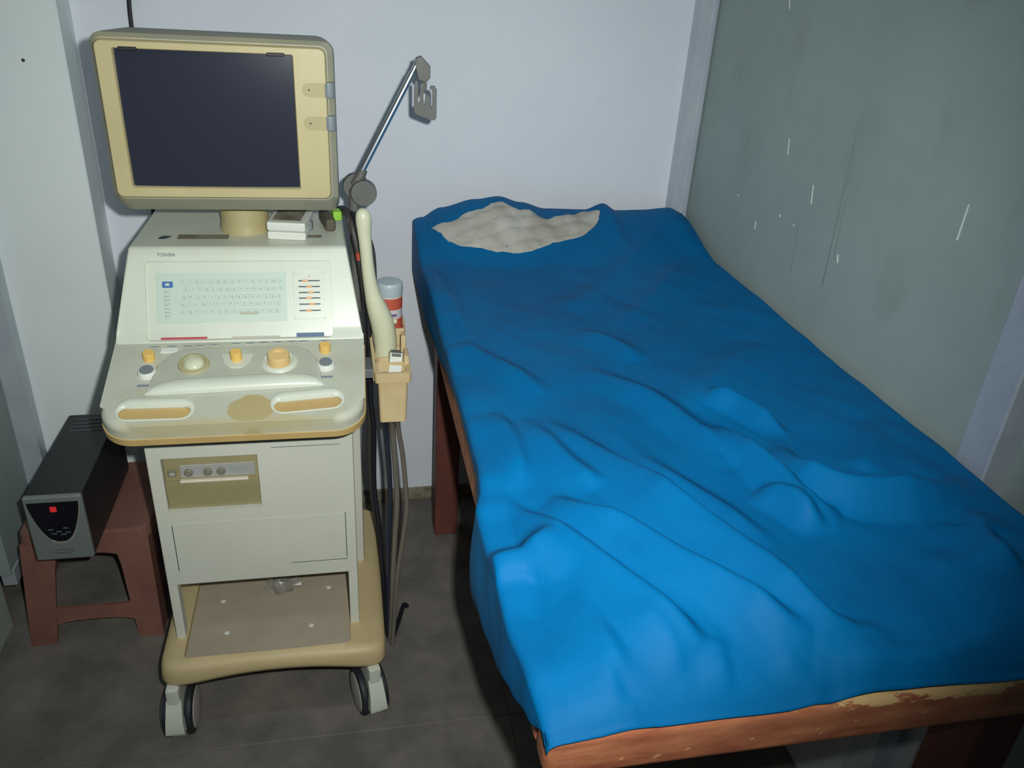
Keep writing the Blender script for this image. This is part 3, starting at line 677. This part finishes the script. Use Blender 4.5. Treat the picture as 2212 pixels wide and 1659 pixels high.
def screen():
    bm = bmesh.new(); N, K = 16, 12; vs = []
    for j in range(K+1):
        for i in range(N+1):
            u, v = -1+2*i/N, -1+2*j/K
            vs.append(bm.verts.new((CX-.0157+.136*u, 1.4690+.004*(u*u+v*v)/2, 1.281+.1085*v)))
    for j in range(K):
        for i in range(N): bm.faces.new((vs[j*(N+1)+i], vs[j*(N+1)+i+1], vs[(j+1)*(N+1)+i+1], vs[(j+1)*(N+1)+i]))
    return bm
scn = link('screen', screen(), 'screen_glass', mon)
for xx in (-.130, .095):
    link('filter_clip', box(CX+xx-.014, CX+xx+.014, 1.464, 1.472, 1.388, 1.3935, .001, 1), 'screen_black', mon)
for zz in (1.3375, 1.2835):
    o = [(x, z) for x, z in rrect(.1335, .1745, zz-.0115, zz+.0115, [.002, .002, .0112, .0112], 8)]
    kn = link('knob_well', plate(o, -.003, .0012, .0008, 2, Matrix.Translation((CX, 1.4665, 0)) @ Matrix.Rotation(math.radians(90), 4, 'X')), 'well_cream', mon)
    link('index_mark', xf(lathe([(.0016, 0), (.0016, .0005)], (CX+.145, zz, 0), 10), Matrix.Translation((0, 1.4652, 0)) @ Matrix.Rotation(math.radians(90), 4, 'X')), 'mark_teal', mon)
    link('adjuster_wheel', lathe([(.009, 0), (.0105, .003), (.0105, .022), (.009, .025)], (CX+.1775, 1.4735, zz-.0125), 20), 'grey_cap', mon)
link('pedestal', lathe([(.049, 1.043), (.048, 1.056), (.0455, 1.064), (.0455, 1.125), (.043, 1.13)], (CX+.003, 1.648, 0), 36), 'yellow_cream', us)

# transducer caddy on the right flank
HX0, HX1 = .048, .120; HY0, HY1 = 1.452, 1.735; HZ = .808
def caddy():
    bm = bmesh.new()
    t = .004
    box(HX0, HX1, HY0, HY0+.075, HZ-.118, HZ-.118+t, bm=bm)                       # front pocket floor
    o = [[(HX0+.006, HY0+.006, HZ-.118), (HX1-.006, HY0+.006, HZ-.118), (HX1-.006, HY0+.07, HZ-.118), (HX0+.006, HY0+.07, HZ-.118)],
         [(HX0, HY0, HZ), (HX1, HY0, HZ), (HX1, HY0+.075, HZ), (HX0, HY0+.075, HZ)]]
    return bm
def pocket(x0, x1, y0, y1, z0, z1, t=.004, taper=.005, r=.008):
    def rg(g, z, q): return [Vector((a, b, z)) for a, b in rrect(x0+g, x1-g, y0+g, y1-g, max(r-g*.3, .002), 5)]
    rings = [rg(taper, z0, 0), rg(0, z1, 0), rg(t, z1, 0), rg(taper+t, z0+t, 0)]
    return loft(rings)
ho = link('transducer_caddy', pocket(HX0+.005, HX1-.005, HY0+.004, HY0+.078, HZ-.115, HZ, .004, .004), 'holder_tan', us, sharp=50)
link('caddy_lip', loft([[Vector((a, b, HZ-.020)) for a, b in rrect(HX0, HX1, HY0-.002, HY0+.05, .008, 5)], [Vector((a, b, HZ+.002)) for a, b in rrect(HX0-.001, HX1+.001, HY0-.003, HY0+.05, .008, 5)], [Vector((a, b, HZ+.002)) for a, b in rrect(HX0+.005, HX1-.005, HY0+.003, HY0+.049, .006, 5)], [Vector((a, b, HZ-.020)) for a, b in rrect(HX0+.005, HX1-.005, HY0+.003, HY0+.049, .006, 5)]]), 'holder_tan', ho, sharp=50)
link('side_wall', loft([[(HX0-.002, HY0+.03, HZ-.03), (HX0+.004, HY0+.03, HZ-.03), (HX0+.004, HY0+.03, HZ), (HX0-.002, HY0+.03, HZ)], [(HX0-.008, HY1, HZ-.01), (HX0-.002, HY1, HZ-.01), (HX0-.002, HY1, HZ+.035), (HX0-.008, HY1, HZ+.035)]]), 'holder_tan', ho, sharp=50)
for k in range(3):                                               # outer wall is made of clips with gaps
    ya = HY0+.052+k*.085
    link('outer_clip', box(HX1-.008, HX1, ya, ya+.052, HZ-.03, HZ+.008+.007*k, .002, 2), 'holder_tan', ho)
    link('clip_tab', box(HX1-.012, HX1-.001, ya-.012, ya+.004, HZ-.02, HZ+.018+.007*k, .002, 2), 'holder_tan', ho)
link('probe_socket', pocket(HX0+.002, HX1-.006, HY0+.092, HY0+.160, HZ-.075, HZ-.012, .005, .006), 'holder_tan', ho, sharp=50)
link('bottle_socket', pocket(HX0+.006, HX1+.002, HY1-.108, HY1-.045, HZ-.06, HZ+.02, .004, .003), 'holder_tan', ho, sharp=50)
link('bracket', box(.012, HX0-.001, 1.50, 1.56, .775, .795, .002, 2), 'aluminium_dull', ho)
link('bracket', box(.004, HX0-.001, 1.64, 1.70, .775, .795, .002, 2), 'aluminium_dull', ho)

# cable support arm
AY = 1.70
arm = link('cable_arm', tube([(.021, AY+.01, .84), (.021, AY+.01, .98), (.0215, AY+.01, 1.11)], .011, 14), 'grey_plastic', us)
def disc(c, r, t, ax): return lathe([(r*.96, -t), (r, -t*.7), (r, t*.7), (r*.96, t)], c, 32, ax)
AXY = Matrix.Rotation(math.radians(90), 3, 'X')
link('joint_disc', disc((.026, AY+.018, 1.115), .026, .010, AXY), 'grey_plastic', arm)
link('joint_knob', disc((.041, AY-.012, 1.108), .0265, .010, AXY), 'grey_plastic', arm)
link('socket', tube([(.026, AY, 1.120), (.042, AY, 1.152)], [.012, .009], 14, False), 'grey_plastic', arm)
link('chrome_rod', tube([(.034, AY, 1.140), (.141, AY, 1.342)], .0066, 18, False), 'chrome', arm)
link('rod_tip', tube([(.140, AY, 1.340), (.153, AY, 1.366)], .0052, 14, False), 'chrome', arm)
hk = link('hanger_clamp', xf(plate([(-.010, -.022), (.006, -.027), (.014, -.018), (.014, .004), (-.004, .022), (-.014, .018), (-.016, .006)], -.007, .007, .003, 2), Matrix.Translation((.162, AY, 1.352)) @ Matrix.Rotation(math.radians(90), 4, 'X')), 'grey_plastic', arm)
link('swivel_link', tube([(.163, AY, 1.330), (.1655, AY, 1.318), (.162, AY, 1.306)], .0045, 10), 'grey_plastic', arm)
HKM = Matrix.Translation((.1665, AY, 1.295)) @ Matrix.Rotation(math.radians(90), 4, 'X')
# hook plate: slotted body with four upright fingers
def hook_outline():
    return [(-.0215, -.026), (-.018, -.030), (.012, -.041), (.019, -.041), (.023, -.036), (.023, .018), (.019, .024), (.012, .024), (.009, .019), (.013, .016), (.015, .010), (.015, -.014), (.011, -.018), (.009, -.014), (.009, .003), (.006, .008), (.001, .006), (.0, -.010), (-.003, -.014), (-.004, -.008), (-.003, .026), (-.007, .030), (-.010, .026), (-.0095, -.006), (-.012, -.011), (-.0145, -.006), (-.0145, .030), (-.018, .033), (-.0215, .029)]
hb = plate(hook_outline(), -.004, .004, 0, 1, HKM)
link('cable_hook', hb, 'grey_plastic', arm, smooth=False)

# cables
link('cable', tube([(-.010, 1.72, 1.065), (0.006, 1.66, 1.075), (0.020, 1.62, 1.03), (0.036, 1.62, 0.907), (0.038, 1.62, 0.778), (0.040, 1.62, 0.616), (0.037, 1.62, 0.491), (0.045, 1.61, 0.385), (0.061, 1.60, 0.244), (0.064, 1.57, 0.08), (0.068, 1.55, 0.02)], .0065, 8), 'cable_dark', us)
link('cable', tube([(0.006, 1.70, 1.06), (0.024, 1.62, 1.07), (0.037, 1.60, 0.956), (0.042, 1.60, 0.852), (0.0425, 1.60, 0.686), (0.048, 1.60, 0.59), (0.046, 1.60, 0.439), (0.055, 1.58, 0.331), (0.062, 1.56, 0.157), (0.067, 1.545, 0.03)], .006, 8), 'cable_black', us)
link('cable', tube([(0.070, 1.50, 0.69), (0.072, 1.545, 0.63), (0.079, 1.55, 0.528), (0.080, 1.55, 0.426), (0.075, 1.55, 0.332), (0.072, 1.545, 0.191), (0.072, 1.54, 0.02)], .0055, 8), 'cable_navy', us)
link('cable', tube([(0.083, 1.50, 0.69), (0.086, 1.53, 0.63), (0.092, 1.54, 0.533), (0.095, 1.54, 0.432), (0.090, 1.54, 0.339), (0.083, 1.535, 0.199), (0.076, 1.53, 0.015)], .0065, 8), 'cable_grey', us)
link('cable', tube([(0.096, 1.50, 0.69), (0.098, 1.52, 0.638), (0.108, 1.53, 0.563), (0.115, 1.53, 0.463), (0.116, 1.53, 0.411), (0.107, 1.53, 0.331), (0.092, 1.525, 0.206), (0.080, 1.52, 0.01)], .0055, 8), 'cable_grey', us)
link('cable', tube([(0.000, 1.74, 1.05), (0.018, 1.72, 1.058), (0.034, 1.72, 1.036), (0.055, 1.72, 0.985), (0.060, 1.715, 0.93), (0.058, 1.70, .86), (.05, 1.69, .79)], .0055, 8), 'cable_dark', us)
link('cable', tube([(.083, 1.545, .012), (.10, 1.60, .009), (.118, 1.66, .008), (.128, 1.655, .007)], .006, 8), 'cable_black', us)
link('cable_gland', lathe([(.008, 0), (.009, .014)], (.0825, 1.497, HZ-.131), 12), 'yellow_tip', us)
link('cable_tag', lathe([(.007, 0), (.0075, .008), (.007, .016)], (.0275, 1.612, .99), 12), 'red_tag', us)
tag(link('wall_cable', tube([(-.4445, 2.141, 2.59), (-.449, 2.141, 1.7), (-0.452, 2.141, 1.475), (-0.457, 2.141, 1.4), (-0.459, 2.141, 1.338), (-0.466, 2.141, 1.2), (-.470, 2.141, .95), (-.466, 2.141, .5), (-.462, 2.138, .06)], .005, 8), 'cable_black'), 'thin black cable running down the wall behind the monitor', 'cable')

# ------------------------------------------------------------------ loose things on the machine
pb = tag(empty('ultrasound_probe', (.076, 1.575, HZ-.03)), 'long ivory ultrasound probe standing upside down in the caddy', 'probe')
link('shaft', tube([(.0355, 1.57, 1.108), (.0355, 1.57, 1.104), (.0358, 1.57, 1.096), (.0368, 1.57, 1.082), (.0375, 1.57, 1.06), (.0395, 1.57, 1.03), (.0425, 1.57, .99), (.0465, 1.57, .955), (.0520, 1.57, .925)], [.004, .0105, .0142, .0155, .0135, .0125, .0128, .0140, .0165], 22), 'probe_ivory', pb)
hn = link('handle', tube([(.0495, 1.57, .935), (.0540, 1.57, .918), (.0620, 1.572, .892), (.0690, 1.574, .868), (.0730, 1.575, .845), (.0755, 1.576, .82), (.0760, 1.576, .785)], [.0150, .0182, .0222, .0242, .0245, .0238, .0225], 22), 'probe_ivory', pb)
link('grip_bump', lathe([(.0055, -.003), (.006, 0), (.004, .003), (.001, .004)], (.0965, 1.57, .87), 12, Matrix.Rotation(math.radians(80), 3, 'Y')), 'probe_ivory', hn)
bt = tag(empty('plastic_bottle', (.089, 1.66, .79)), 'small bottle with pale lid and red and white label behind the probe', 'bottle')
bc = (.0893, 1.66, 0)
link('body', lathe([(.025, .755), (.0275, .760), (.0275, .898)], bc, 32), 'bottle_white', bt)
link('red_band', lathe([(.0278, .868), (.0280, .8685), (.0280, .893), (.0278, .8935)], bc, 32), 'bottle_red', bt)
link('red_band', lathe([(.0278, .800), (.0280, .8005), (.0280, .846), (.0278, .8465)], bc, 32), 'bottle_red', bt)
def arcpatch(r, a0, a1, z0, z1):
    N = 8; o = []
    for i in range(N+1):
        a = math.radians(a0+(a1-a0)*i/N); o.append([(bc[0]+q*math.cos(a), bc[1]+q*math.sin(a), z) for q, z in ((r, z0), (r+.0005, z0), (r+.0005, z1), (r, z1))])
    return loft(o)
link('blue_patch', arcpatch(.028, 175, 235, .868, .8935), 'bottle_blue', bt)
link('label_text', arcpatch(.0276, 262, 300, .853, .859), 'bottle_text', bt)
link('lid', lathe([(.0285, .898), (.0292, .901), (.0292, .917), (.0285, .922), (.026, .9255), (.001, .9265)], bc, 36), 'bottle_cap', bt)
cs = tag(empty('test_strip_box', (.082, 1.49, HZ-.1)), 'narrow white box with grey top leaning in the front pocket of the caddy', 'box')
CSM = Matrix.Translation((.0815, 1.492, HZ-.105)) @ Matrix.Rotation(math.radians(6), 4, 'Y') @ Matrix.Rotation(math.radians(-12), 4, 'X')
link('carton', xf(box(-.013, .013, -.012, .012, 0, .125, .002, 2), CSM), 'white_plastic', cs)
link('grey_face', xf(box(-.0095, .0095, -.0128, -.0115, .118, .124), CSM), 'grey_plastic', cs)
link('grey_top', xf(box(-.011, .011, -.009, .013, .1235, .1265, .001, 1), CSM), 'grey_plastic', cs)
# white adapter box with plug on the sloping top
wb = tag(empty('adapter_box', (-.105, 1.61, 1.055)), 'white two-part plastic box on the machine top under the monitor', 'box')
WBM = Matrix.Translation((-.104, 1.618, 1.0445)) @ Matrix.Rotation(math.radians(-9), 4, 'Z') @ Matrix.Rotation(math.atan2(.012, .244), 4, 'X')
link('lower_shell', xf(box(-.037, .037, -.042, .045, 0, .0165, .004, 2), WBM), 'white_plastic', wb)
link('upper_shell', xf(box(-.0375, .0375, -.0425, .0455, .0170, .036, .005, 2), WBM), 'white_plastic', wb)
link('top_sticker', xf(box(-.028, .026, -.03, .035, .0358, .0365), WBM), 'mark_grime', wb)
link('socket', xf(box(.0365, .042, -.004, .010, .008, .026, .001, 1), WBM), 'grey_cap', wb)
pg = tag(empty('cable_plug', (-.03, 1.67, 1.06)), 'dark brown plug with a bright green cap beside the white box', 'plug')
PGM = Matrix.Translation((-.034, 1.655, 1.0465)) @ Matrix.Rotation(math.radians(12), 4, 'Z') @ Matrix.Rotation(math.atan2(.012, .244), 4, 'X')
link('plug_body', xf(box(-.010, .011, -.034, .04, 0, .026, .006, 3), PGM), 'plug_brown', pg)
link('green_cap', xf(box(.013, .032, .004, .03, .008, .028, .004, 2), PGM), 'green_cap', pg)
link('lead', tube([(-.005, 1.675, 1.066), (.000, 1.66, 1.072), (.006, 1.64, 1.068), (.012, 1.63, 1.04)], .004, 8), 'cable_dark', pg)
# crumpled plastic at the back of the base shelf
def crumple():
    bm = bmesh.new(); bmesh.ops.create_icosphere(bm, subdivisions=3, radius=1)
    for v in bm.verts:
        r = 1+.25*math.sin(v.co.x*9+v.co.y*4)+.22*math.sin(v.co.y*11-v.co.z*7); v.co = Vector((-.175+v.co.x*.036*r, 1.545+v.co.y*.026*r, .2055+max(0, (v.co.z+.35))*.020*r))
    return bm
tag(link('plastic_wrap', crumple(), 'clear_plastic', None, sharp=10), 'crumpled clear plastic wrap lying at the back of the base shelf', 'plastic wrap')

# ------------------------------------------------------------------ stool and power unit
ST = tag(empty('plastic_stool', (-.62, 1.80, 0)), 'brown moulded plastic stool under the black power unit', 'stool')
sx0, sx1, sy0, sy1, SZ = -.772, -.492, 1.695, 1.99, .296
link('seat', loft([[Vector((a, b, z)) for a, b in rrect(sx0-g, sx1+g, sy0-g, sy1+g, .03, 5)] for g, z in ((.006, SZ-.03), (.004, SZ-.006), (-.004, SZ))]), 'stool_brown', ST, sharp=40)
SPL = .055; SPX = .012
def leg_ring(cx, cy, dx, dy, z, w):
    # L-section open to the inside
    t = .010; k = SPL*(SZ-z)/SZ
    x = cx-dx*k*SPX/SPL; y = cy-dy*k
    return [Vector(p) for p in ((x, y, z), (x+dx*w, y, z), (x+dx*w, y+dy*t, z), (x+dx*t, y+dy*t, z), (x+dx*t, y+dy*w, z), (x, y+dy*w, z))]
for (cx, cy, dx, dy) in ((sx0, sy0, 1, 1), (sx1, sy0, -1, 1), (sx0, sy1, 1, -1), (sx1, sy1, -1, -1)):
    link('leg', loft([leg_ring(cx, cy, dx, dy, z, w) for z, w in ((0, .058), (.06, .062), (.2, .070), (SZ-.028, .082))]), 'stool_brown', ST, sharp=30)
def side_plate(axis, sign, z0, z1, w0, w1, name, arch):
    # slanted web between two legs; lower edge optionally arched
    out = []; N = 12; t = .008
    def pos(u, z):
        k = SPL*(SZ-z)/SZ-.0015
        if axis == 'x': return Vector((sx0+(sx1-sx0)*u, (sy0-k) if sign < 0 else (sy1+k), z))
        return Vector(((sx0-k*SPX/SPL) if sign < 0 else (sx1+k*SPX/SPL), sy0+(sy1-sy0)*u, z))
    inn = Vector((0, -sign*t, 0)) if axis == 'x' else Vector((-sign*t, 0, 0))
    rings = []
    for i in range(N+1):
        u = w0+(w1-w0)*i/N; q = abs(2*i/N-1)
        lo = z0-arch*(q**3); hi = z1
        if name == 'stretcher': hi = z1+arch*.6*(q**4)
        a, b = pos(u, lo), pos(u, hi); rings.append([a, b, b+inn, a+inn])
    return loft(rings)
for (ax, sg) in (('x', -1), ('x', 1), ('y', -1), ('y', 1)):
    link('apron', side_plate(ax, sg, .236, SZ-.028, .10, .90, 'apron', .035), 'stool_brown', ST, sharp=40)
    link('stretcher', side_plate(ax, sg, .060, .094, .03, .97, 'stretcher', .03), 'stool_brown', ST, sharp=40)

up = tag(empty('power_unit', (-.642, 1.78, SZ)), 'black power unit with silver front and red light on the brown stool', 'power supply')
ux0, ux1, uy0, uy1, uz0, uz1 = -.700, -.581, 1.59, 1.955, SZ+.001, SZ+.172
link('case', box(ux0+.001, ux1-.001, uy0+.012, uy1, uz0, uz1-.002, .004, 2), 'ups_black', up)
for k in range(4): link('vent_rib', box(ux0+.02, ux1-.02, uy1-.085+k*.018, uy1-.079+k*.018, uz1-.003, uz1-.0005, .0008, 1), 'ups_mark', up)
fr = link('front_panel', box(ux0, ux1, uy0, uy0+.014, uz0, uz1, .005, 3), 'ups_silver', up)
UC = (ux0+ux1)/2
UM = Matrix.Translation((UC, uy0, uz0)) @ Matrix.Rotation(math.radians(90), 4, 'X')
hw = .052; H1 = .157; H0 = .052
shield = [(-hw, H1), (-hw*.985, H1-.012)]
for i in range(1, 24):
    u = -1+2*i/24; shield.append((hw*.985*u, H0+(H1-.014-H0)*abs(u)**2.6))
shield += [(hw*.985, H1-.012), (hw, H1)]
link('display_window', plate(shield[::-1], -.002, .0012, 0, 1, UM), 'ups_window', fr)
rimr = []
for i, (x, z) in enumerate(shield):
    a = shield[max(i-1, 0)]; b = shield[min(i+1, len(shield)-1)]; d = Vector((b[0]-a[0], b[1]-a[1], 0)).normalized(); nn = Vector((d.y, -d.x, 0))
    w = .0012+.0045*max(0, 1-(abs(x)/hw)*1.15)
    rimr.append([Vector((x, z, -.001)), Vector((x, z, .0022)), Vector((x, z, .0012))+nn*w, Vector((x, z, -.001))+nn*w])
link('window_rim', xf(loft(rimr), UM), 'ups_rim', fr)
link('indicator_light', xf(box(-.0075, .0055, .132, .146, .001, .0022, .0005, 1), UM), 'led_red', fr)
for (x, z) in ((-.016, .085), (0, .079), (.015, .088), (-.010, .074), (.008, .071), (.018, .076)):
    link('front_button', xf(box(x-.0055, x+.0055, z-.002, z+.002, .001, .0018, .0005, 1), UM), 'ups_mark', fr)
ov = []
for k in range(25):
    a = 2*math.pi*k/24; ov.append([Vector(((.018+q)*math.cos(a), .024+(.0042+q)*math.sin(a), z)) for q, z in ((0, -.001), (0, .001), (.0012, .001), (.0012, -.001))])
link('badge', xf(loft(ov, cap=False), UM), 'ups_mark', fr)
